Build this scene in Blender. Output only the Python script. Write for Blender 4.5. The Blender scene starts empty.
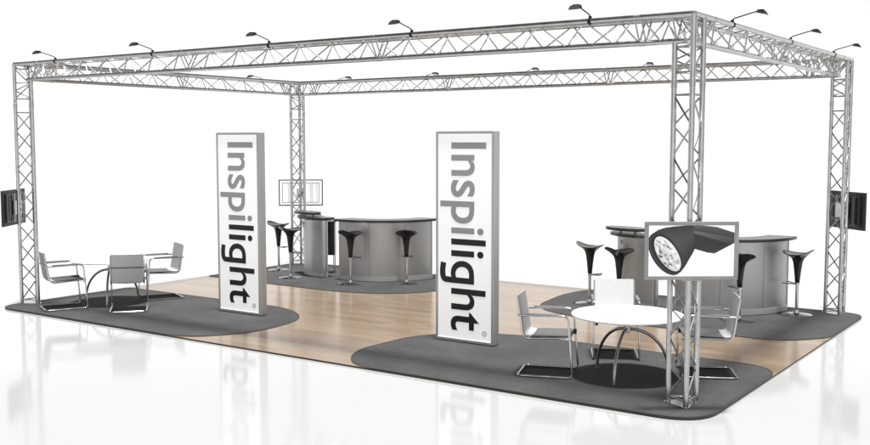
import bpy, bmesh, math, random
from mathutils import Vector, Matrix
random.seed(4)
sc = bpy.context.scene
COL = sc.collection
PI = math.pi
W, D, H, S = 9.72, 5.81, 3.356, 0.24
A = S*0.866

# ------------------------------------------------------------------ materials
def mat(name, col, rough=.5, metal=0., spec=.5, emit=None, estr=0.):
    m = bpy.data.materials.new(name); m.use_nodes = True
    b = m.node_tree.nodes['Principled BSDF']
    b.inputs['Base Color'].default_value = (*col, 1)
    b.inputs['Roughness'].default_value = rough
    b.inputs['Metallic'].default_value = metal
    b.inputs['Specular IOR Level'].default_value = spec
    if emit:
        b.inputs['Emission Color'].default_value = (*emit, 1)
        b.inputs['Emission Strength'].default_value = estr
    return m
def N(m, t): return m.node_tree.nodes.new(t)
def Lk(m, a, b): m.node_tree.links.new(a, b)
def noisy(m, c1, c2, scale=(1,1,1), nscale=5., detail=6., bump=0., bscale=None, rvar=None, lo=.35, hi=.65):
    """object-space noise drives colour (and bump / roughness)"""
    b = m.node_tree.nodes['Principled BSDF']
    tc = N(m,'ShaderNodeTexCoord'); mp = N(m,'ShaderNodeMapping'); mp.inputs['Scale'].default_value = scale
    Lk(m, tc.outputs['Object'], mp.inputs[0])
    n = N(m,'ShaderNodeTexNoise'); n.inputs['Scale'].default_value = nscale; n.inputs['Detail'].default_value = detail
    Lk(m, mp.outputs[0], n.inputs['Vector'])
    r = N(m,'ShaderNodeValToRGB'); r.color_ramp.elements[0].position = lo; r.color_ramp.elements[1].position = hi
    r.color_ramp.elements[0].color = (*c1,1); r.color_ramp.elements[1].color = (*c2,1)
    Lk(m, n.outputs['Fac'], r.inputs[0]); Lk(m, r.outputs[0], b.inputs['Base Color'])
    if rvar:
        mr = N(m,'ShaderNodeMapRange'); mr.inputs['To Min'].default_value = rvar[0]; mr.inputs['To Max'].default_value = rvar[1]
        Lk(m, n.outputs['Fac'], mr.inputs[0]); Lk(m, mr.outputs[0], b.inputs['Roughness'])
    if bump:
        n2 = N(m,'ShaderNodeTexNoise'); n2.inputs['Scale'].default_value = bscale or nscale; n2.inputs['Detail'].default_value = 3
        Lk(m, mp.outputs[0], n2.inputs['Vector'])
        bp = N(m,'ShaderNodeBump'); bp.inputs['Strength'].default_value = bump; bp.inputs['Distance'].default_value = .002
        Lk(m, n2.outputs['Fac'], bp.inputs['Height']); Lk(m, bp.outputs[0], b.inputs['Normal'])
    return m
M = {}
M['alu'] = noisy(mat('aluminium tube', (.5,.5,.5), .32, 1.), (.46,.46,.46), (.56,.56,.56), nscale=9, rvar=(.16,.26))
M['brace'] = noisy(mat('aluminium brace', (.4,.4,.4), .38, 1.), (.36,.36,.36), (.46,.46,.46), nscale=12)
M['coupler'] = noisy(mat('coupler steel', (.45,.45,.45), .3, 1.), (.42,.42,.42), (.5,.5,.5), nscale=9)
M['chrome'] = noisy(mat('chrome tube', (.6,.6,.6), .16, 1.), (.54,.54,.54), (.66,.66,.66), nscale=7, rvar=(.1,.22))
M['satin'] = noisy(mat('satin leg steel', (.42,.42,.42), .3, 1.), (.38,.38,.38), (.48,.48,.48), nscale=8)
M['frame'] = noisy(mat('anodised sign frame', (.5,.5,.5), .4, .7), (.48,.48,.48), (.56,.56,.56), scale=(8,8,.4), nscale=3)
M['panel'] = noisy(mat('white sign sheet', (.8,.8,.8), .35, 0, emit=(1,1,1), estr=.135), (.78,.78,.78), (.82,.82,.82), nscale=1.2)
M['grey_ink'] = noisy(mat('grey lettering', (.1,.1,.1), .45), (.35,.35,.35), (.37,.37,.37), nscale=3)
M['black_ink'] = noisy(mat('black lettering', (.006,.006,.006), .45), (.005,.005,.005), (.008,.008,.008), nscale=3)
M['counter'] = noisy(mat('silver laminate', (.3,.3,.3), .34, .7), (.5,.5,.5), (.56,.56,.56), scale=(1,1,.35), nscale=2.5, rvar=(.34,.44))
M['plinth'] = noisy(mat('brushed plinth', (.5,.5,.5), .35, .3), (.62,.62,.62), (.72,.72,.72), scale=(1,1,12), nscale=4)
M['top'] = noisy(mat('dark grey worktop', (.03,.03,.03), .28), (.016,.016,.016), (.026,.026,.026), nscale=14)
M['black'] = noisy(mat('black gloss plastic', (.012,.012,.012), .2), (.009,.009,.009), (.015,.015,.015), nscale=6, rvar=(.15,.28))
M['matte_black'] = noisy(mat('matt black', (.012,.012,.012), .5), (.01,.01,.01), (.02,.02,.02), nscale=6)
M['sling'] = noisy(mat('pale grey sling', (.4,.4,.4), .55), (.22,.22,.22), (.25,.25,.25), scale=(1,1,1), nscale=60, bump=.15, bscale=300)
M['sling_white'] = noisy(mat('white sling', (.7,.7,.7), .5), (.60,.60,.60), (.63,.63,.63), nscale=40, bump=.12, bscale=300)
M['seat_pad'] = noisy(mat('grey seat pad', (.06,.06,.06), .6), (.04,.04,.04), (.055,.055,.055), nscale=60, bump=.3, bscale=300)
M['white_top'] = noisy(mat('white tabletop', (.75,.75,.75), .25), (.72,.72,.72), (.78,.78,.78), nscale=4)
M['screen_grey'] = noisy(mat('screen bezel', (.3,.3,.3), .35, .6), (.27,.27,.27), (.33,.33,.33), nscale=4)
M['rim'] = noisy(mat('dark rim', (.08,.08,.08), .5), (.06,.06,.06), (.09,.09,.09), nscale=5)
M['glow_white'] = noisy(mat('white screen back', (.75,.75,.75), .4, emit=(1,1,1), estr=.24), (.5,.5,.5), (.55,.55,.55), nscale=3)  # emission added to make the screen's back read white, not a real source
M['glow_grey'] = noisy(mat('pale grey recess', (.4,.4,.4), .5, emit=(1,1,1), estr=.17), (.36,.36,.36), (.42,.42,.42), nscale=3)  # same added glow on the ribs of that back
M['lamp'] = noisy(mat('lamp housing', (.02,.02,.02), .65, spec=.2), (.012,.012,.012), (.02,.02,.02), nscale=20)
M['edge'] = noisy(mat('dark edge trim', (.03,.03,.03), .5), (.009,.0085,.008), (.014,.013,.012), nscale=10)
M['glass'] = mat('lamp glass', (.5,.5,.5), .1)

# carpet: fine flecked pile
c = noisy(mat('charcoal carpet', (.045,.045,.045), .75, spec=.3), (.011,.011,.0113), (.0205,.0205,.021), nscale=1.6, detail=12, bump=.6, bscale=220)
def speck(m,sc_,lo,hi):
    b=m.node_tree.nodes['Principled BSDF']; src=b.inputs['Base Color'].links[0].from_socket
    tc=N(m,'ShaderNodeTexCoord'); n=N(m,'ShaderNodeTexNoise'); n.inputs['Scale'].default_value=sc_; n.inputs['Detail'].default_value=2
    Lk(m,tc.outputs['Object'],n.inputs['Vector']); r=N(m,'ShaderNodeMapRange'); r.inputs['From Min'].default_value=.3; r.inputs['From Max'].default_value=.7
    r.inputs['To Min'].default_value=lo; r.inputs['To Max'].default_value=hi; Lk(m,n.outputs['Fac'],r.inputs[0])
    mx=N(m,'ShaderNodeMix'); mx.data_type='RGBA'; mx.blend_type='MULTIPLY'; mx.inputs[0].default_value=1
    Lk(m,src,mx.inputs[6]); Lk(m,r.outputs[0],mx.inputs[7]); Lk(m,mx.outputs[2],b.inputs['Base Color'])
speck(c,70,.55,1.45); speck(c,14,.82,1.18)
c.node_tree.nodes['Principled BSDF'].inputs['Sheen Weight'].default_value = .05
M['carpet'] = c
# white studio floor, polished
f = noisy(mat('white studio floor', (.3,.3,.3), .085), (.218,.218,.218), (.222,.222,.222), nscale=.5); f.node_tree.nodes['Principled BSDF'].inputs['IOR'].default_value=1.6; f.node_tree.nodes['Principled BSDF'].inputs['Roughness'].default_value=.085
M['floor'] = f
# laminate planks along x
def wood():
    m = mat('oak laminate', (.2,.15,.1), .2)
    b = m.node_tree.nodes['Principled BSDF']
    tc = N(m,'ShaderNodeTexCoord')
    br = N(m,'ShaderNodeTexBrick')
    br.inputs['Scale'].default_value = 1.; br.inputs['Brick Width'].default_value = 1.35; br.inputs['Row Height'].default_value = .165
    br.inputs['Mortar Size'].default_value = .0018; br.inputs['Mortar Smooth'].default_value = .3; br.offset = .37
    br.inputs['Color1'].default_value = (.108,.079,.053,1); br.inputs['Color2'].default_value = (.145,.108,.075,1)
    br.inputs['Mortar'].default_value = (.07,.047,.03,1)
    Lk(m, tc.outputs['Object'], br.inputs['Vector'])
    mp = N(m,'ShaderNodeMapping'); mp.inputs['Scale'].default_value = (1.2, 16, 1)
    Lk(m, tc.outputs['Object'], mp.inputs[0])
    n = N(m,'ShaderNodeTexNoise'); n.inputs['Scale'].default_value = 1.6; n.inputs['Detail'].default_value = 8; n.inputs['Roughness'].default_value = .6
    Lk(m, mp.outputs[0], n.inputs['Vector'])
    r = N(m,'ShaderNodeValToRGB'); r.color_ramp.elements[0].position=.3; r.color_ramp.elements[1].position=.7
    r.color_ramp.elements[0].color=(.80,.77,.73,1); r.color_ramp.elements[1].color=(1.06,1.06,1.06,1)
    Lk(m, n.outputs['Fac'], r.inputs[0])
    mx = N(m,'ShaderNodeMix'); mx.data_type='RGBA'; mx.blend_type='MULTIPLY'; mx.inputs[0].default_value=1
    Lk(m, br.outputs['Color'], mx.inputs[6]); Lk(m, r.outputs[0], mx.inputs[7]); Lk(m, mx.outputs[2], b.inputs['Base Color'])
    mr = N(m,'ShaderNodeMapRange'); mr.inputs['To Min'].default_value=.12; mr.inputs['To Max'].default_value=.24
    Lk(m, n.outputs['Fac'], mr.inputs[0]); Lk(m, mr.outputs[0], b.inputs['Roughness'])
    return m
M['wood'] = wood()
# screen picture: face colours shown as light
def picture():
    m = bpy.data.materials.new('screen picture'); m.use_nodes = True
    b = m.node_tree.nodes['Principled BSDF']; b.inputs['Base Color'].default_value=(.01,.01,.01,1); b.inputs['Roughness'].default_value=.4
    a = N(m,'ShaderNodeAttribute'); a.attribute_name='pic'
    Lk(m, a.outputs['Color'], b.inputs['Emission Color']); b.inputs['Emission Strength'].default_value = .335
    return m
M['picture'] = picture()

# ------------------------------------------------------------------ mesh builder
class MB:
    def __init__(s): s.v=[]; s.f=[]; s.m=[]
    def add(s, vs, fs, mi=0):
        o=len(s.v); s.v += [tuple(v) for v in vs]; s.f += [tuple(i+o for i in f) for f in fs]; s.m += [mi]*len(fs); return s
    def box(s, c, size, rz=0, mi=0, ch=0.):
        x,y,z=[q/2 for q in size]
        if ch<=0:
            P=[(a,b,d) for d in(-z,z) for (a,b) in((-x,-y),(x,-y),(x,y),(-x,y))]
            F=[(3,2,1,0),(4,5,6,7),(0,1,5,4),(1,2,6,5),(2,3,7,6),(3,0,4,7)]
        else:
            bm=bmesh.new(); bmesh.ops.create_cube(bm,size=1)
            for v in bm.verts: v.co=Vector((v.co.x*2*x,v.co.y*2*y,v.co.z*2*z))
            bmesh.ops.bevel(bm,geom=list(bm.edges),offset=ch,segments=2,affect='EDGES',profile=.5)
            bm.verts.index_update(); P=[tuple(v.co) for v in bm.verts]; F=[tuple(v.index for v in q.verts) for q in bm.faces]; bm.free()
        R=Matrix.Rotation(rz,3,'Z'); c=Vector(c)
        return s.add([R@Vector(q)+c for q in P],F,mi)
    def tube(s, pts, r, n=10, closed=False, mi=0):
        pts=[Vector(q) for q in pts]; k=len(pts); rs=r if isinstance(r,(list,tuple)) else [r]*k
        T=[]
        for i in range(k):
            a=pts[(i-1)%k] if (closed or i>0) else pts[i]; b=pts[(i+1)%k] if (closed or i<k-1) else pts[i]
            T.append((b-a).normalized())
        up=Vector((0,0,1)) if abs(T[0].z)<.9 else Vector((1,0,0))
        u=T[0].cross(up).normalized(); V=[]
        for i in range(k):
            u=(u-T[i]*u.dot(T[i])).normalized(); w=T[i].cross(u)
            for j in range(n):
                t=2*PI*j/n; V.append(pts[i]+(u*math.cos(t)+w*math.sin(t))*rs[i])
        F=[]
        for i in range(k if closed else k-1):
            a=i*n; b=((i+1)%k)*n
            for j in range(n): F.append((a+j,a+(j+1)%n,b+(j+1)%n,b+j))
        if not closed:
            F.append(tuple(range(n-1,-1,-1))); F.append(tuple((k-1)*n+j for j in range(n)))
        return s.add(V,F,mi)
    def lathe(s, prof, c=(0,0,0), n=32, mi=0):
        V=[];F=[]
        for (r,z) in prof:
            for j in range(n):
                t=2*PI*j/n; V.append((c[0]+r*math.cos(t),c[1]+r*math.sin(t),c[2]+z))
        for i in range(len(prof)-1):
            for j in range(n):
                a=i*n+j;b=i*n+(j+1)%n; F.append((a,b,b+n,a+n))
        F.append(tuple(range(n-1,-1,-1))); F.append(tuple((len(prof)-1)*n+j for j in range(n)))
        return s.add(V,F,mi)
    def prism(s, poly, z0, z1, mi=0, side=None, bev=0.):
        n=len(poly)
        area=sum(poly[i][0]*poly[(i+1)%n][1]-poly[(i+1)%n][0]*poly[i][1] for i in range(n))
        if area<0: poly=poly[::-1]
        V=[(x,y,z0) for x,y in poly]+[(x,y,z1) for x,y in poly]
        s.add(V,[tuple(range(n-1,-1,-1)),tuple(range(n,2*n))],mi)
        s.add(V,[(i,(i+1)%n,n+(i+1)%n,n+i) for i in range(n)],mi if side is None else side)
        return s
    def build(s, name, mats, parent=None, smooth=40):
        me=bpy.data.meshes.new(name); me.from_pydata(s.v,[],s.f)
        for q in (mats if isinstance(mats,(list,tuple)) else [mats]): me.materials.append(M[q])
        me.polygons.foreach_set('material_index', s.m)
        bm=bmesh.new(); bm.from_mesh(me); bmesh.ops.remove_doubles(bm,verts=bm.verts,dist=1e-5)
        bmesh.ops.recalc_face_normals(bm,faces=bm.faces); bm.to_mesh(me); bm.free()
        if smooth:
            me.polygons.foreach_set('use_smooth',[True]*len(me.polygons)); me.set_sharp_from_angle(angle=math.radians(smooth))
        o=bpy.data.objects.new(name,me); COL.objects.link(o)
        if parent: o.parent=parent
        return o
def tag(o,label=None,cat=None,group=None,kind=None):
    if label: o['label']=label
    if cat: o['category']=cat
    if group: o['group']=group
    if kind: o['kind']=kind
    return o
def empty(name,loc=(0,0,0),rz=0,parent=None):
    o=bpy.data.objects.new(name,None); COL.objects.link(o); o.location=loc; o.rotation_euler=(0,0,rz); o.empty_display_size=.1
    if parent: o.parent=parent
    return o
def copy_tree(o,parent=None):
    c=o.copy(); COL.objects.link(c); c.parent=parent
    if 'category' in c.keys() and parent: del c['category']
    for ch in list(o.children): copy_tree(ch,c)
    return c
def fillet(pts, r, n=6, closed=False):
    """round the corners of a 3-D polyline"""
    pts=[Vector(p) for p in pts]; out=[]; k=len(pts)
    for i in range(k):
        if not closed and i in (0,k-1): out.append(pts[i]); continue
        p=pts[i]; a=pts[(i-1)%k]; b=pts[(i+1)%k]
        rr=r[i] if isinstance(r,(list,tuple)) else r
        rr=min(rr,(a-p).length*.49,(b-p).length*.49)
        if rr<1e-4: out.append(p); continue
        p0=p+(a-p).normalized()*rr; p1=p+(b-p).normalized()*rr
        for j in range(n+1):
            t=j/n; out.append(p0*(1-t)**2+p*2*t*(1-t)+p1*t*t)
    return out
def fil2(pts,r,n=8):
    return [(v.x,v.y) for v in fillet([(x,y,0) for x,y in pts],r,n,True)]

# ------------------------------------------------------------------ setting
fl=MB().add([(-150,-60,-.019),(80,-60,-.019),(80,200,-.019),(-150,200,-.019)],[(0,1,2,3)]).build('studio_floor','floor',smooth=0)
tag(fl,kind='structure')
X0,X1,Y0,Y1=-W-.05,.27,-.35,D+.05
plat=fil2([(X0,Y0),(X1,Y0),(X1,Y1),(X0,Y1)],[.3,.42,.3,.3],12)
pf=MB().prism(plat,-.018,0,0,1).build('wood_floor',['wood','edge'],smooth=0)
tag(pf,kind='structure')

def carpet(poly,r,label):
    P=fil2(poly,r,12)
    t=tag(MB().prism(P,.001,.006).build('carpet','carpet',smooth=0),label,'carpet','charcoal carpets inlaid at the corners')
    n=len(P); cx=sum(p[0] for p in P)/n; cy=sum(p[1] for p in P)/n
    V=[];F=[]
    for i,(x,y) in enumerate(P):
        a=Vector(P[i-1]);b=Vector(P[(i+1)%n]); d=(b-a).normalized(); nn=Vector((-d.y,d.x))
        if nn.dot(Vector((cx-x,cy-y)))<0: nn=-nn
        q=Vector((x,y))+nn*.022; o=Vector((x,y))-nn*.003
        V+=[(o.x,o.y,.0075),(q.x,q.y,.0075),(o.x,o.y,.0005),(q.x,q.y,.0005)]
    for i in range(n):
        j=(i+1)%n; F+=[(4*i,4*j,4*j+1,4*i+1),(4*i,4*i+2,4*j+2,4*j),(4*i+1,4*j+1,4*j+3,4*i+3)]
    MB().add(V,F).build('edging','edge',t,smooth=0)
e=.004
carpet([(-3.45,Y0+e),(X1-e,Y0+e),(X1-e,2.03),(-2.95,2.03),(-3.8,1.45),(-3.86,.2)],[.3,.42,.5,.5,.6,.5],'large charcoal carpet with rounded end under the nearest table and chairs')
carpet([(X0+e,Y0+e),(-5.95,Y0+e),(-5.5,.3),(-5.6,1.35),(-6.35,1.88),(X0+e,1.88)],[.3,.35,.5,.6,.5,.1],'large charcoal carpet with rounded end under the far left table and chairs')
carpet([(X1-e,3.95),(-.15,3.4),(-2.75,3.45),(-3.65,3.85),(-3.85,5.2),(-3.7,Y1-e),(X1-e,Y1-e)],[.15,.5,.5,.7,.5,.3,.3],'charcoal carpet under the right-hand counters and bar stools')
carpet([(X0+e,3.5),(-6.7,3.38),(-5.75,3.8),(-5.45,4.9),(-5.5,Y1-e),(X0+e,Y1-e)],[.1,.7,.7,.6,.3,.3],'charcoal carpet under the rear left counters and bar stools')

# ------------------------------------------------------------------ truss frame
frame=empty('truss_frame',(-W/2,D/2,0))
tag(frame,'large rectangular silver lattice truss frame standing on four columns','truss frame')
RC,RB=.025,.0085
def rel(p): return (p[0]+W/2,p[1]-D/2,p[2])
def zig(parent,a0,a1,b0,stations,off=False,n=6,extra=None):
    """braces of one face between chord a and chord b: one welded panel per section between the stations"""
    a0,a1,b0=[Vector(q) for q in(a0,a1,b0)]; d=(a1-a0).normalized()
    ob=(b0-a0); ob=ob-d*ob.dot(d)
    A_=lambda t:a0+d*t; B_=lambda t:a0+d*t+ob
    for k in range(len(stations)-1):
        mb=MB()
        s0,s1=stations[k]+.03,stations[k+1]-.03
        mb.tube([A_(s0),B_(s0)],RB,n); mb.tube([A_(s1),B_(s1)],RB,n)
        L=s1-s0; c=max(2,2*round(L/.48)); h=L/c
        for i in range(c):
            t0=s0+i*h; t1=t0+h; up=(i%2==0)!=off
            mb.tube([(A_ if up else B_)(t0),(B_ if up else A_)(t1)],RB,n)
        mb.build('lattice','brace',parent)
def couplers(mb,p0,p1,stations):
    p0,p1=Vector(p0),Vector(p1); d=(p1-p0).normalized()
    for s_ in stations: mb.tube([p0+d*(s_-.035),p0+d*(s_-.03),p0+d*(s_+.03),p0+d*(s_+.035)],[.02,.0275,.0275,.02],12,mi=1)
def column(cx,cy,sx,sy):
    col=empty('truss_column',rel((cx,cy,0)),0,frame)
    z0=.014
    P=[(0,0),(0,sy*S),(-sx*A,sy*S/2)]; tops=[H,H,H-A]
    st=[.05,.5,2.69,2.88,H-.04]
    for (x,y),tz in zip(P,tops):
        mb=MB().tube([(x,y,z0),(x,y,tz)],RC,14); couplers(mb,(x,y,0),(x,y,tz),[2.785]); mb.build('chord',['alu','coupler'],col)
    for k,(i,j) in enumerate(((0,1),(0,2),(1,2))):
        a,b=P[i],P[j]
        for (q0,q1) in ((.03,2.72),(2.85,H-.03 if k==0 else H-A-.02)):
            zig(col,(*a,q0),(*a,q1),(*b,q0),[0,q1-q0],off=(k==1))
        if k: MB().tube([(*a,H-.02),(*b,H-A)],RB,6).build('brace','brace',col)
    pl=[(sx*.03,-sy*.05),(sx*.03,sy*(S+.05)),(-sx*(A+.035),sy*(S/2+.03)),(-sx*(A+.035),sy*(S/2-.03))]
    MB().prism(fil2(pl,.02,4),.0065,.014).build('base_plate','alu',col,smooth=0)
column(0,0,1,1); column(-W,0,-1,1); column(0,D,1,-1); column(-W,D,-1,-1)
def beam(p,q,inward,joints):
    """p->q outer top chord ends, inward: unit vector to the inside of the frame"""
    p,q,i_=Vector((*p,H)),Vector((*q,H)),Vector((*inward,0)); d=(q-p).normalized(); L=(q-p).length
    b=empty('truss_beam',rel(p),0,frame); o=p
    a0,a1=p-o,q-o; c0,c1=a0+i_*S+d*.03,a1+i_*S-d*.03
    e0=a0+i_*S/2-Vector((0,0,A)); B0,B1=e0+d*S*.5,e0+d*(L-S*.5)
    for (u,v) in((a0,a1),(c0,c1),(B0,B1)):
        mb=MB().tube([u,v],RC,14); t=(u-a0).dot(d); couplers(mb,u,v,[j-t for j in joints]); mb.build('chord',['alu','coupler'],b)
    stn=[.16]+joints+[L-.16]
    for k,(u,v,off) in enumerate(((a0,e0,False),(a0+i_*S,e0,True),(a0,a0+i_*S,False))):
        zig(b,u,u+d*L,v,stn,off)
    return b
jl=[.5,.5+(W-1)/3,.5+2*(W-1)/3,W-.5]; js=[.5,D/2,D-.5]
beam((0,0),(-W,0),(0,1),jl); beam((0,D),(-W,D),(0,-1),jl); beam((0,0),(0,D),(-1,0),js); beam((-W,0),(-W,D),(1,0),js)

# ------------------------------------------------------------------ arm lamps on the truss
def make_lamp():
    r=empty('arm_spotlight')          # arm points along +x (outwards)
    m=MB(); m.tube([(0,-.016,0),(0,.016,0)],.031,14); m.box((0,0,.038),(.028,.024,.026),ch=.004); m.build('clamp','lamp',r)
    MB().tube([(0,0,.045),(.02,0,.062),(.265,0,.122)],.0065,8).build('arm','lamp',r)
    h=MB()
    # wedge shaped floodlight housing, nose dipping outwards
    sh_=lambda p:(.25+(p[0]-.25)*.8,p[1]*.74,.11+(p[2]-.11)*.8)
    V=[(.24,-.06,.098),(.24,.06,.098),(.36,.078,.068),(.36,-.078,.068),(.255,-.05,.132),(.255,.05,.132),(.33,.066,.12),(.33,-.066,.12)]
    h.add([sh_(p) for p in V],[(3,2,1,0),(4,5,6,7),(0,1,5,4),(1,2,6,5),(2,3,7,6),(3,0,4,7)])
    for k in range(5): h.box(sh_((.292,-.04+.02*k,.127)),(.048,.003,.011))
    hd=h.build('lamp_head','lamp',r,smooth=0)
    MB().add([sh_(p) for p in[(.25,-.052,.0938),(.25,.052,.0938),(.352,.07,.0685),(.352,-.07,.0685)]],[(3,2,1,0)]).build('lens','glass',hd,smooth=0)
    r.scale=(.92,.92,.92)
    return r
lamp0=make_lamp(); first=True
ordn=['nearest','second nearest','middle','second farthest','farthest']
def put_lamp(x,y,rz,label,jit):
    global first
    o=lamp0 if first else copy_tree(lamp0); first=False
    o.location=(x,y,H); o.rotation_euler=(0,0,rz+jit); tag(o,label,'spotlight','arm spotlights clamped along the top of the truss')
od=['first','second','third','fourth','fifth']
for k in range(5):
    x=-W/2+1.955*(2-k)
    put_lamp(x,0,-PI/2,'black arm spotlight on the front truss beam, %s from the right'%od[k],random.uniform(-.06,.06))
for k in range(5):
    x=-W/2+1.955*(2-k)
    put_lamp(x,D,PI/2,'black arm spotlight peeking over the rear truss beam, %s from the right'%od[k],random.uniform(-.06,.06))
for k in range(3):
    y=D/2+1.92*(k-1)
    put_lamp(0,y,0,'black arm spotlight on the right end truss beam, %s from the front corner'%od[k],random.uniform(-.06,.06))
for k in range(3):
    y=D/2+1.92*(k-1)
    put_lamp(-W,y,PI,'black arm spotlight on the left end truss beam, %s from the front corner'%od[k],random.uniform(-.06,.06))

# ------------------------------------------------------------------ light box signs
def text_mesh(body, size=1.):
    cu=bpy.data.curves.new('t','FONT'); cu.body=body; cu.size=size; cu.resolution_u=6; cu.offset=.012; cu.extrude=0
    o=bpy.data.objects.new('t',cu); COL.objects.link(o); bpy.context.view_layer.update()
    dg=bpy.context.evaluated_depsgraph_get(); me=bpy.data.meshes.new_from_object(o.evaluated_get(dg))
    V=[v.co.copy() for v in me.vertices]; F=[tuple(p.vertices) for p in me.polygons]
    bpy.data.objects.remove(o); bpy.data.curves.remove(cu); bpy.data.meshes.remove(me)
    return V,F
def make_sign():
    w,h,d=.775,2.39,.125; t=.028
    r=empty('light_box_sign')       # front face at y=0, body towards +y, x from 0..w
    z0=.01; m=MB()
    m.box((t/2,d/2,z0+h/2),(t,d,h),ch=.003); m.box((w-t/2,d/2,z0+h/2),(t,d,h),ch=.003)
    m.box((w/2,d/2,z0+t/2),(w-2*t,d,t)); m.box((w/2,d/2,z0+h-t/2),(w-2*t,d,t))
    m.build('frame','frame',r,smooth=0)
    MB().box((w/2,d/2,z0+h/2),(w-2*t,d-.02,h-2*t)).build('panel','panel',r,smooth=0)
    MB().box((w/2,d/2,.009),(w-.02,d-.02,.006)).build('foot','matte_black',r,smooth=0)
    # lettering: rotated clockwise, tops towards +x; word runs from the top down
    cap=.455; xb=.215; zt=z0+h-.125
    def place(body,z_start,z_end):
        V,F=text_mesh(body.replace('g','q'))
        Vc,_=text_mesh('I'); ch=max(v.y for v in Vc); sy=cap/ch; stem=max(v.x for v in Vc)-min(v.x for v in Vc)
        x0=min(v.x for v in V); x1=max(v.x for v in V); sx=(z_start-z_end)/(x1-x0)
        T=None
        if 'g' in body:               # single-storey g: the bowl and stem of a q with its tail curled under
            nb={i:set() for i in range(len(V))}
            for f in F:
                for i in f: nb[i].update(f)
            seed=min(nb,key=lambda i:V[i].y); isl={seed}; st=[seed]
            while st:
                for j in nb[st.pop()]:
                    if j not in isl: isl.add(j); st.append(j)
            yd=min(V[i].y for i in isl); gx1=max(V[i].x for i in isl); gx0=min(V[i].x for i in isl)
            for i in isl:
                if V[i].y<yd*.5: V[i].y=-.05
            t_=stem*.93; xs=gx1-stem/2; P_=[]
            ctl=[(xs,-.03),(xs,yd*.62),(xs-.06,yd+t_*.5),((gx0+gx1)/2-.02,yd+t_*.42),(gx0+.05,yd+t_*.62)]
            for q in fillet([(x,y,0) for x,y in ctl],[0,.09,.09,.09,0],8): P_.append((q.x,q.y))
            TV=[]
            for k,(x,y) in enumerate(P_):
                a_=Vector(P_[max(0,k-1)]); b_=Vector(P_[min(len(P_)-1,k+1)]); d_=(b_-a_).normalized(); n_=Vector((-d_.y,d_.x))
                for q in(-1,1): TV.append(Vector((x+n_.x*q*t_/2,y+n_.y*q*t_/2,0)))
            T=(TV,[(2*k,2*k+1,2*k+3,2*k+2) for k in range(len(P_)-1)])
        # reading direction x -> -z ; up y -> +x
        out=[(xb+v.y*sy, 0 , z_start-(v.x-x0)*sx) for v in V]
        if T:
            o_=len(out); out+=[(xb+v.y*sy, -.0003, z_start-(v.x-x0)*sx) for v in T[0]]; F=F+[tuple(i+o_ for i in f) for f in T[1]]
        return out,F
    a,Fa=place('Inspi',zt,zt-1.035); b,Fb=place('light',zt-1.09,zt-2.14)
    def letters(V,F,mn):
        y=.010-.0015
        MB().add([(x,y+yy,z) for x,yy,z in V],F).build('lettering',mn,r,smooth=0)
    letters(a,Fa,'grey_ink'); letters(b,Fb,'black_ink')
    # small registered mark
    m=MB(); cx,cz=.655,z0+h-.125-2.14-.005
    n=20
    ring=lambda R:[(cx+R*math.cos(2*PI*i/n),.0085,cz+R*math.sin(2*PI*i/n)) for i in range(n)]
    m.add(ring(.03)+ring(.02),[(i,(i+1)%n,n+(i+1)%n,n+i) for i in range(n)])
    V,F=text_mesh('R'); xs=[v.x for v in V]; ys=[v.y for v in V]; k=.024/(max(ys)-min(ys))
    m.add([(cx-.012+(v.y-min(ys))*k,.0085,cz+.009-(v.x-min(xs))*k) for v in V],F)
    m.build('registered_mark','grey_ink',r,smooth=0)
    return r
s1=make_sign(); s1.location=(-3.47,1.24,.006)
tag(s1,'tall white light box sign with vertical lettering, the nearer and larger looking','light box sign','tall light box signs')
s2=copy_tree(s1); s2.location=(-6.98,1.16,.006)
tag(s2,'tall white light box sign with vertical lettering, standing on the far left carpet','light box sign','tall light box signs')

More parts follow.
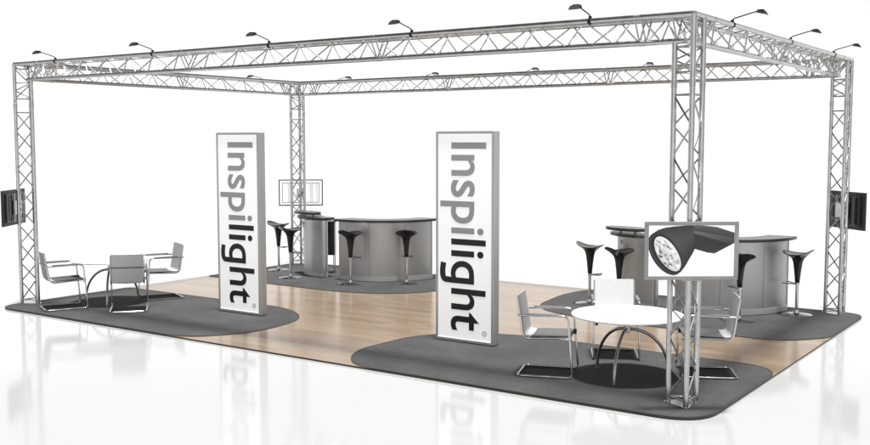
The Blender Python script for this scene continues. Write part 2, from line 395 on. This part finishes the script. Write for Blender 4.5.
# ------------------------------------------------------------------ screens
def make_screen(kind):
    """screen faces -y; centre of the panel at the origin height 0"""
    w,h=(.79,.492) if kind=='picture' else (.83,.50); r=empty('flat_screen')
    if kind=='picture':
        m=MB(); b=.033; d=.035
        o=fil2([(-w/2,-h/2),(w/2,-h/2),(w/2,h/2),(-w/2,h/2)],.012,4); n=len(o)
        V=[(x,0,z) for x,z in o]+[(x,d,z) for x,z in o]
        inn=[(-w/2+b,-h/2+b),(w/2-b,-h/2+b),(w/2-b,h/2-b),(-w/2+b,h/2-b)]
        m.box((0,.006,h/2-b/2),(w,.02,b),ch=.004); m.box((0,.006,-h/2+b/2),(w,.02,b),ch=.004)
        m.box((-w/2+b/2,.006,0),(b,.0195,h-2*b)); m.box((w/2-b/2,.006,0),(b,.0195,h-2*b))
        m.box((0,.004,-h/2-.004),(.16,.018,.012),ch=.003)
        m.build('bezel','screen_grey',r,smooth=0)
        MB().box((0,.03,0),(w-.01,.03,h-.01),ch=.004).build('housing','matte_black',r,smooth=0)
        # the picture: a white page with a big spotlight photographed on it
        X=lambda u:(-w/2+b)+(u-47)/(620-47)*(w-2*b); Z=lambda v:(h/2-b)-(v-66)/(393-66)*(h-2*b)
        lay=[]
        def poly(pts,cols,y):
            if not isinstance(cols,list): cols=[cols]*len(pts)
            lay.append(([(X(u),y,Z(v)) for u,v in pts],cols))
        poly([(47,66),(620,66),(620,393),(47,393)],1.0,.0120)
        g=lambda s:(s/255.)**2.2
        # arm and gear box
        poly([(335,66),(400,66),(500,76),(619,113),(619,150),(340,100)],[g(88),g(92),g(80),g(62),g(50),g(60)],.0112)
        poly([(335,98),(619,148),(619,182),(585,192),(335,128)],[g(105),g(72),g(48),g(45),g(80)],.0111)
        poly([(335,115),(590,186),(610,186),(490,248),(440,242),(345,215)],[g(38),g(32),g(36),g(52),g(45),g(30)],.0110)
        # lamp body, built as slices so that it shades round
        topc=[(75,118),(110,95),(160,80),(220,72),(290,67),(345,66)]; botc=[(262,372),(285,345),(305,315),(325,278),(345,245),(360,212)]
        for i in range(5):
            K=7
            for j in range(K):
                def at(c0,c1,t): return (c0[0]+(c1[0]-c0[0])*t,c0[1]+(c1[1]-c0[1])*t)
                a=at(topc[i],botc[i],j/K);b_=at(topc[i+1],botc[i+1],j/K);c_=at(topc[i+1],botc[i+1],(j+1)/K);d_=at(topc[i],botc[i],(j+1)/K)
                sh=[52,64,74,78,72,62,48,38]
                f_=1-.035*i
                poly([a,b_,c_,d_],[g(sh[j]*f_),g(sh[j]*f_*.96),g(sh[j+1]*f_*.96),g(sh[j+1]*f_)],.0109)
        def ell(cx,cy,a_,b_,ang,y,col,n=40,col2=None):
            pts=[];cols=[]
            for i in range(n):
                t=2*PI*i/n; x=a_*math.cos(t);z=b_*math.sin(t)
                pts.append((cx+x*math.cos(ang)-z*math.sin(ang),cy+x*math.sin(ang)+z*math.cos(ang))); 
                cols.append(g(col if col2 is None else col+(col2-col)*(.5-.5*math.cos(t-1.))))
            poly(pts,cols,y)
        an=math.radians(55)
        ell(160,250,158,88,an,.0106,16); ell(164,250,152,82,an,.0105,52); ell(169,250,146,76,an,.0104,12)
        ell(176,250,131,62,an,.0102,205,col2=236); 
        # facets of the reflector
        rr=random.Random(7)
        for k in range(80):
            t=rr.uniform(0,2*PI); q=math.sqrt(rr.random())*.86
            x=131*q*math.cos(t); z=62*q*math.sin(t)
            cx=176+x*math.cos(an)-z*math.sin(an); cy=250+x*math.sin(an)+z*math.cos(an)
            s_=rr.uniform(.5,1.2)
            ell(cx,cy,15*s_,7*s_,an+rr.uniform(-.5,.5),.0100-.00001*k,rr.choice([95,140,165,185,250,252,240,205,225]),n=8)
        me=bpy.data.meshes.new('picture'); V=[];F=[];C=[]
        for pts,cols in lay:
            o_=len(V); V+=pts; F.append(tuple(range(o_,o_+len(pts)))); C+=cols
        me.from_pydata(V,[],F); me.materials.append(M['picture'])
        at_=me.color_attributes.new('pic','FLOAT_COLOR','POINT')
        for i,cv in enumerate(C): at_.data[i].color=(cv*1.0,cv*1.02 if 0.3<cv<.95 else cv,cv*1.01 if .3<cv<.95 else cv,1)
        bm=bmesh.new(); bm.from_mesh(me); bmesh.ops.triangulate(bm,faces=[f for f in bm.faces if len(f.verts)>4]); bm.to_mesh(me); bm.free()
        po=bpy.data.objects.new('picture',me); COL.objects.link(po); po.parent=r
    else:
        # seen from behind: +y is the back
        c1,c2,c3=('matte_black','black','screen_grey') if kind=='dark' else ('rim','glow_white','glow_grey')
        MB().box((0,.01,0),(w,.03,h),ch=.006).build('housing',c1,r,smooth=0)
        MB().box((0,-.0065,0),(w-.06,.004,h-.06)).build('screen_glass','black' if kind=='dark' else 'glow_white',r,smooth=0)
        m=MB()
        if kind=='dark':
            m.box((0,.033,0),(w-.16,.03,h-.1),ch=.01)
            for k in range(4): m.box((-.24+.16*k,.05,0),(.04,.012,h-.15),ch=.004)
            m.build('back_cover',c2,r,smooth=0)
            m=MB(); m.box((0,.07,0),(.26,.03,.2),ch=.004); m.tube([(-.12,.07,-.2),(-.12,.07,.2)],.012,8); m.tube([(.12,.07,-.2),(.12,.07,.2)],.012,8); m.build('bracket','coupler',r,smooth=0)
        else:
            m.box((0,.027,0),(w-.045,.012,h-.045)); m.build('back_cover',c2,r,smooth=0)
            m=MB(); a_,b_=w-.14,h-.13
            for (x,z,sx,sz) in((0,b_/2,a_,.01),(0,-b_/2,a_,.01),(-a_/2,0,.01,b_),(a_/2,0,.01,b_)): m.box((x,.035,z),(sx,.006,sz))
            m.build('groove','rim',r,smooth=0)
            m=MB()
            for x,sx in((-.3,.035),(-.2,.07),(.13,.012),(.22,.05)): m.box((x,.0345,0),(sx,.004,b_-.03))
            m.build('rib','glow_grey',r,smooth=0)
            m=MB(); m.box((0,.06,0),(.16,.05,.16),ch=.004); m.build('bracket','alu',r,smooth=0)
    return r
def face(o,pos,normal):
    o.location=pos; o.rotation_euler=(0,0,math.atan2(normal[1],normal[0])+PI/2)
t=make_screen('picture'); face(t,(.06,-.10,1.38),(.585,-.81))
MB().box((0,.06,0),(.2,.03,.2)).build('bracket','coupler',t,smooth=0)
tag(t,'flat screen showing a large spotlight, hung on the nearest truss column','flat screen','flat screens on the truss columns')
t=make_screen('dark'); face(t,(-.05,D+.22,1.37),(.68,.73))
tag(t,'dark flat screen seen from behind on the right-hand truss column','flat screen','flat screens on the truss columns')
t=make_screen('dark'); face(t,(-W-.21,.04,1.36),(-.80,-.60))
tag(t,'narrow looking dark flat screen beside the left front truss column','flat screen','flat screens on the truss columns')
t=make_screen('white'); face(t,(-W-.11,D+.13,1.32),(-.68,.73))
tag(t,'pale flat screen with grey rim and added glow on its back, on the rear left truss column','flat screen','flat screens on the truss columns')

# ------------------------------------------------------------------ counters
def arc(c,r,a0,a1,n=28): return [(c[0]+r*math.cos(math.radians(a0+(a1-a0)*i/n)),c[1]+r*math.sin(math.radians(a0+(a1-a0)*i/n))) for i in range(n+1)]
def band(c,ro,ri,a0,a1): return arc(c,ro,a0,a1)+arc(c,ri,a1,a0)
CH=1.0
def make_main():
    r=empty('curved_counter')             # origin: centre of the arc
    MB().prism(band((0,0),1.0,.74,-102,-3),.075,CH-.03).build('body','counter',r)
    MB().prism(band((0,0),1.012,.75,-102.6,-2.4),.004,.075).build('plinth','plinth',r)
    MB().prism(band((0,0),1.09,.70,-104.5,2),CH-.03,CH+.008).build('countertop','top',r)
    for a in(-102.4,-2.6):
        for q in(1.0,.75): MB().tube([(q*math.cos(math.radians(a)),q*math.sin(math.radians(a)),.02),(q*math.cos(math.radians(a)),q*math.sin(math.radians(a)),CH-.035)],.012,10).build('edge_post','plinth',r)
    for a in(-68,-34):
        q=1.0005; MB().tube([(q*math.cos(math.radians(a)),q*math.sin(math.radians(a)),.078),(q*math.cos(math.radians(a)),q*math.sin(math.radians(a)),CH-.032)],.0035,6).build('panel_joint','screen_grey',r)
    m=MB(); an=math.radians(-93); p=Vector((1.0*math.cos(an),1.0*math.sin(an),.87)); m.tube([p,p*1+Vector((math.cos(an)*.012,math.sin(an)*.012,0))],.022,16); m.build('lock_badge','plinth',r)
    return r
def make_tower():
    r=empty('small_counter')              # origin matches make_main's
    body=[(-1.22,-.62),(-1.17,-.76),(-1.0,-.90),(-.78,-.98),(-.50,-1.0),(-.48,-.88),(-.75,-.84),(-.95,-.74),(-1.08,-.55)]
    off=(0,0)
    P=fil2(body,.05,5)
    MB().prism(P,.07,CH-.03).build('body','counter',r)
    cx=sum(p[0] for p in P)/len(P); cy=sum(p[1] for p in P)/len(P)
    sc_=lambda k,extra=0:[(cx+(x-cx)*k,cy+(y-cy)*k) for x,y in P]
    MB().prism(sc_(1.02),.004,.07).build('plinth','plinth',r)
    tp=[(-1.32,-.60),(-1.26,-.82),(-1.05,-1.0),(-.80,-1.08),(-.42,-1.09),(-.40,-.80),(-.72,-.72),(-.9,-.62),(-1.0,-.45)]
    MB().prism(fil2(tp,.05,5),CH-.03,CH+.01).build('countertop','top',r)
    # raised oval shelf on two short posts
    el=[(cx-.14+.35*math.cos(t)*math.cos(-.3)-.17*math.sin(t)*math.sin(-.3),cy-.0+.35*math.cos(t)*math.sin(-.3)+.17*math.sin(t)*math.cos(-.3)) for t in [2*PI*i/36 for i in range(36)]]
    MB().prism(el,CH+.045,CH+.085).build('raised_shelf','top',r)
    for px in(-.22,.0): MB().tube([(cx+px,cy,CH+.008),(cx+px,cy,CH+.047)],.02,10).build('shelf_post','plinth',r)
    MB().tube([(-.475,-1.0,.02),(-.475,-1.0,CH-.03)],.017,10).build('edge_post','chrome',r)
    MB().tube([(-1.082,-.827,.88),(-1.096,-.845,.88)],.024,14).build('lock_badge','plinth',r)
    return r
def make_box():
    r=empty('storage_box')
    MB().box((0,0,.60),(.20,.26,.56),ch=.008).build('cabinet','black',r,smooth=0)
    MB().box((0,0,.895),(.23,.29,.022),ch=.004).build('lid','matte_black',r,smooth=0)
    for sx in(-.08,.08):
        for sy in(-.11,.11): MB().tube([(sx,sy,.006),(sx,sy,.32)],.009,8).build('leg','chrome',r)
    return r
CL=(-7.43,5.45,.006); CR=(-1.68,5.62,.006)
mn=make_main(); mn.location=CR; tag(mn,'large curved silver counter with dark top at the right','counter','large curved counters')
mn2=copy_tree(mn); mn2.location=CL; tag(mn2,'large curved silver counter with dark top at the rear left','counter','large curved counters')
tw=make_tower(); tw.location=CR; tag(tw,'small silver counter with raised dark shelf, partly hidden behind the screen','counter','small counters with raised shelves')
tw2=copy_tree(tw); tw2.location=(CL[0]-.05,CL[1],CL[2]); tag(tw2,'small silver counter with raised dark shelf in front of the rear truss column','counter','small counters with raised shelves')
bx=make_box(); bx.location=(-8.32,5.01,.006); bx.rotation_euler=(0,0,.6); tag(bx,'black box on thin legs in the gap between the two rear left counters','storage box')

# ------------------------------------------------------------------ bar stools
def make_stool():
    r=empty('bar_stool')                  # high lip of the seat towards -x
    n1,n2=22,16; V=[]
    def P(u,v):
        # superellipse footprint
        k=math.sqrt(max(0,1-abs(u)**2.6))
        x=.195*u; y=.175*v*(k*.75+.25*(1-abs(u)**6))
        z=.805+(.085 if u<0 else .05)*abs(u)**2.0+.028*(1-abs(u))*v*v*0.6-.004
        if u<0: x*=1.02
        return x,y,z
    for i in range(n1+1):
        for j in range(n2+1):
            u=-1+2*i/n1; v=-1+2*j/n2; x,y,z=P(u,v); V.append((x,y,z))
    nb=len(V)
    for i in range(n1+1):
        for j in range(n2+1):
            u=-1+2*i/n1; v=-1+2*j/n2; x,y,z=P(u,v); e_=1-min(1,(u*u+v*v))
            rim=1-max(abs(u)**8,abs(v)**8)
            V.append((x*(1-.05*rim),y*(1-.05*rim),z-.012-.05*e_*e_*rim-.010*rim))
    F=[];q=n2+1
    for i in range(n1):
        for j in range(n2):
            a=i*q+j; F.append((a,a+q,a+q+1,a+1)); F.append((nb+a,nb+a+1,nb+a+q+1,nb+a+q))
    for i in range(n1): F.append((i*q,nb+i*q,nb+(i+1)*q,(i+1)*q)); F.append((i*q+n2,(i+1)*q+n2,nb+(i+1)*q+n2,nb+i*q+n2))
    for j in range(n2): F.append((j,j+1,nb+j+1,nb+j)); a=n1*q+j; F.append((a,nb+a,nb+a+1,a+1))
    MB().add(V,F).build('seat','black',r,smooth=60)
    MB().lathe([(.026,.43),(.03,.435),(.036,.50),(.046,.60),(.060,.70),(.078,.75),(.105,.778),(.11,.785)],n=24).build('stem','black',r)
    m=MB(); m.lathe([(.021,.02),(.021,.40),(.017,.402),(.017,.44)],n=16); m.build('pole','chrome',r)
    m=MB(); fr=fillet([(.02,.018,.415),(.17,.11,.425),(.17,-.11,.425),(.02,-.018,.415)],.05,6); m.tube(fr,.008,8); m.lathe([(.028,.40),(.028,.43)],n=16); m.build('footrest','chrome',r)
    MB().lathe([(.2,.0),(.2,.007),(.19,.012),(.06,.022),(.034,.03),(.03,.07),(.022,.075)],n=40).build('base','chrome',r)
    return r
st0=make_stool()
# x, y, facing angle of the low lip (towards the counter)
stools=[(-9.26,4.72,15,'black bar stool left of the rear truss column, farthest left of all stools'),
        (-8.42,4.12,70,'black bar stool close in front of the rear truss column'),
        (-7.12,4.12,88,'black bar stool before the left part of the rear curved counter'),
        (-6.42,4.68,118,'black bar stool before the right part of the rear curved counter'),
        (-3.12,4.55,12,'black bar stool standing free left of the right-hand counters'),
        (-2.52,4.2,60,'black bar stool rising behind the white back of a chair at the nearest table'),
        (-.96,4.42,130,'black bar stool partly behind the spotlight screen, before the large counter'),
        (-.47,5.27,178,'black bar stool at the right end of the large curved counter')]
for i,(x,y,a,l) in enumerate(stools):
    o=st0 if i==0 else copy_tree(st0)
    o.location=(x,y,.006); o.rotation_euler=(0,0,math.radians(a)); tag(o,l,'bar stool','black bar stools at the counters')

# ------------------------------------------------------------------ tables
def make_table():
    r=empty('round_table'); T=.615
    MB().lathe([(.50,T-.022),(.535,T-.018),(.54,T-.012),(.54,T-.004),(.536,T)],n=72).build('tabletop','white_top',r)
    MB().lathe([(.10,T-.036),(.13,T-.032),(.13,T-.022)],n=28).lathe([(.02,.43),(.032,.44),(.032,T-.03)],n=20).build('hub','satin',r)
    for k in range(3):
        a=math.radians(-82+120*k); u=Vector((math.cos(a),math.sin(a),0)); pts=[]
        for i in range(17):
            t=i/16; q=t*PI/2
            pts.append(u*(.015+.405*math.sin(q))+Vector((0,0,.012+.455*math.cos(q)**.95)))
        m=MB().tube(pts,[.016]*17,10); m.lathe([(.02,.0),(.02,.012)],c=(pts[-1].x,pts[-1].y,0),n=14); m.build('leg','satin',r)
    return r
tb=make_table(); tb.location=(-.90,.80,.006); tag(tb,'round white table on curved steel legs beside the nearest truss column','table','round white tables')
tb2=copy_tree(tb); tb2.location=(-8.80,.80,.006); tb2.rotation_euler=(0,0,math.radians(38)); tag(tb2,'round white table seen almost edge on near the left truss column','table','round white tables')

# ------------------------------------------------------------------ chairs
def make_chair(white):
    r=empty('cantilever_chair')           # faces +x, origin under the seat
    w=.235; sz=.40; az=.605; bt=.775; xf=.25; xr=-.27
    side=lambda s:[(-.235,s*w,az-.0),(xf-.03,s*w,az+.01),(xf+.02,s*w,.012),(xr,s*w,.012)]
    path=side(1)+side(-1)[::-1]
    MB().tube(fillet(path,[0,.06,.05,.05,.05,.05,.06,0],7),.0105,10).build('frame','chrome',r)
    for s in(1,-1):
        MB().tube(fillet([(-.275,s*(w-.022),bt),(-.215,s*(w-.022),sz-.025),(xf-.01,s*(w-.022),sz),(xf+.0,s*(w),sz)],[0,.08,.01,0],8),.0095,10).build('side_rail','chrome',r)
        MB().box((-.02,s*w,az+.017),(.32,.03,.012),ch=.004).build('armrest','matte_black' if 0 else 'satin',r,smooth=0)
    MB().tube([(-.262,-w-.02,az),(-.262,w+.02,az)],.0095,8).build('cross_bar','satin',r)
    MB().tube([(xf-.03,-w+.0,sz-.004),(xf-.03,w,sz-.004)],.0095,8).build('front_bar','chrome',r)
    # sling: profile swept across, slightly hollow
    def sling(prof,th,mn,name):
        V=[];ny=8
        n=len(prof)
        for k,(x,z) in enumerate(prof):
            a=Vector(prof[max(0,k-1)]);b=Vector(prof[min(n-1,k+1)]); d=(b-a).normalized(); nn=Vector((-d.y,d.x))
            for sgn in(0,1):
                for j in range(ny+1):
                    v=-1+2*j/ny; dip=.012*(1-v*v)
                    q=Vector((x,z))+nn*(th*sgn)-nn*dip
                    V.append((q.x,v*(w-.028),q.y))
        F=[];m_=ny+1
        for k in range(n-1):
            for sgn in(0,1):
                for j in range(ny):
                    a=(2*k+sgn)*m_+j; b=(2*(k+1)+sgn)*m_+j; F.append((a,a+1,b+1,b))
            for j in(0,ny):
                F.append(((2*k)*m_+j,(2*k+1)*m_+j,(2*k+3)*m_+j,(2*k+2)*m_+j))
        for k in(0,n-1):
            for j in range(ny): F.append(((2*k)*m_+j,(2*k+1)*m_+j,(2*k+1)*m_+j+1,(2*k)*m_+j+1))
        return MB().add(V,F).build(name,mn,r,smooth=50)
    bp=[(v.x,v.z) for v in fillet([(-.278,0,bt+.012),(-.213,0,sz-.005),(-.14,0,sz-.008)],[0,.07,0],7)]
    sling(bp,.012,'sling_white' if white else 'sling','backrest')
    sp=[(-.139+.38*i/8,sz-.008+.012*i/8) for i in range(9)]
    sling(sp,.014,'seat_pad','seat')
    for s in(1,-1): MB().box((xf-.01,s*(w-.03),sz-.012),(.03,.03,.05),ch=.006).build('end_cap','matte_black',r,smooth=0)
    return r
grp='cantilever chairs at the two tables'
ca=make_chair(False); cb=make_chair(True)
def put(o,x,y,a,l): o.location=(x,y,.006); o.rotation_euler=(0,0,math.radians(a)); tag(o,l,'chair',grp)
put(ca,-1.60,.49,20,'grey cantilever chair left of the nearest table, facing right')
put(copy_tree(ca),-.30,1.35,207,'grey cantilever chair mostly behind the nearest truss column, facing left')
put(cb,-1.40,1.62,-62,'white backed cantilever chair behind the nearest table, facing the viewer')
put(copy_tree(ca),-8.92,.12,66,'grey cantilever chair beside the left front truss column, facing right')
put(copy_tree(cb),-8.06,.53,139,'white backed cantilever chair at the far table, seen from behind')
put(copy_tree(ca),-8.52,1.47,246,'grey cantilever chair at the far table facing left, its back to the wood floor')

# ------------------------------------------------------------------ camera
cam=bpy.data.cameras.new('camera'); co=bpy.data.objects.new('camera',cam); COL.objects.link(co); sc.camera=co
co.location=(3.020,-8.1522,2.2978); co.rotation_euler=(1.4891,-.0001,.6055)
cam.lens=36*997.3/870; cam.sensor_width=36; cam.clip_end=500; cam.clip_start=.05

# ------------------------------------------------------------------ studio light
wd=bpy.data.worlds.new('World'); sc.world=wd; wd.use_nodes=True
nt=wd.node_tree; nd=nt.nodes; bg=nd['Background']
tc=nd.new('ShaderNodeTexCoord'); nz=nd.new('ShaderNodeVectorMath'); nz.operation='NORMALIZE'; nt.links.new(tc.outputs['Generated'],nz.inputs[0])
dt=nd.new('ShaderNodeVectorMath'); dt.operation='DOT_PRODUCT'; dt.inputs[1].default_value=(-.57,.82,0); nt.links.new(nz.outputs[0],dt.inputs[0])
sx=nd.new('ShaderNodeSeparateXYZ'); nt.links.new(nz.outputs[0],sx.inputs[0])
m1=nd.new('ShaderNodeValToRGB'); m1.color_ramp.interpolation='B_SPLINE'
ad=nd.new('ShaderNodeMapRange'); ad.inputs['From Min'].default_value=-1; ad.inputs['From Max'].default_value=1; nt.links.new(dt.outputs['Value'],ad.inputs[0])
cr=m1.color_ramp
for i,(p_,v_) in enumerate([(0,1.35),(.10,1.2),(.24,.25),(.48,.2),(.60,.8),(.68,1.)]):  # unseen bright patch added behind the camera, dark flanks, for contrast on tubes
    e_=cr.elements[i] if i<2 else cr.elements.new(p_)
    e_.position=p_; e_.color=(v_,v_,v_,1)
nt.links.new(ad.outputs[0],m1.inputs[0])
m2=nd.new('ShaderNodeValToRGB'); m2.color_ramp.interpolation='EASE'; c2=m2.color_ramp
for i,(p_,v_) in enumerate([(0,1.),(.155,1.),(.27,.62),(.5,.22),(.85,.12)]):  # upper part darkened to deepen shadows and grey the floor reflection
    e_=c2.elements[i] if i<2 else c2.elements.new(p_)
    e_.position=p_; e_.color=(v_,v_,v_,1)
nt.links.new(sx.outputs['Z'],m2.inputs[0])
mu=nd.new('ShaderNodeMath'); mu.operation='MULTIPLY'; nt.links.new(m1.outputs[0],mu.inputs[0]); nt.links.new(m2.outputs[0],mu.inputs[1])
nt.links.new(mu.outputs[0],bg.inputs['Color']); bg.inputs['Strength'].default_value=.36
sl=bpy.data.lights.new('overhead_lamp','SUN'); sl.energy=4.8; sl.angle=math.radians(7); sl.color=(1,.994,.985)
so=bpy.data.objects.new('overhead_lamp',sl); COL.objects.link(so); so.location=(0,0,8); so.rotation_euler=(math.radians(2),math.radians(3),0)
sc.view_settings.view_transform='Standard'; sc.view_settings.look='None'; sc.view_settings.gamma=1
sc.view_settings.exposure=1.585
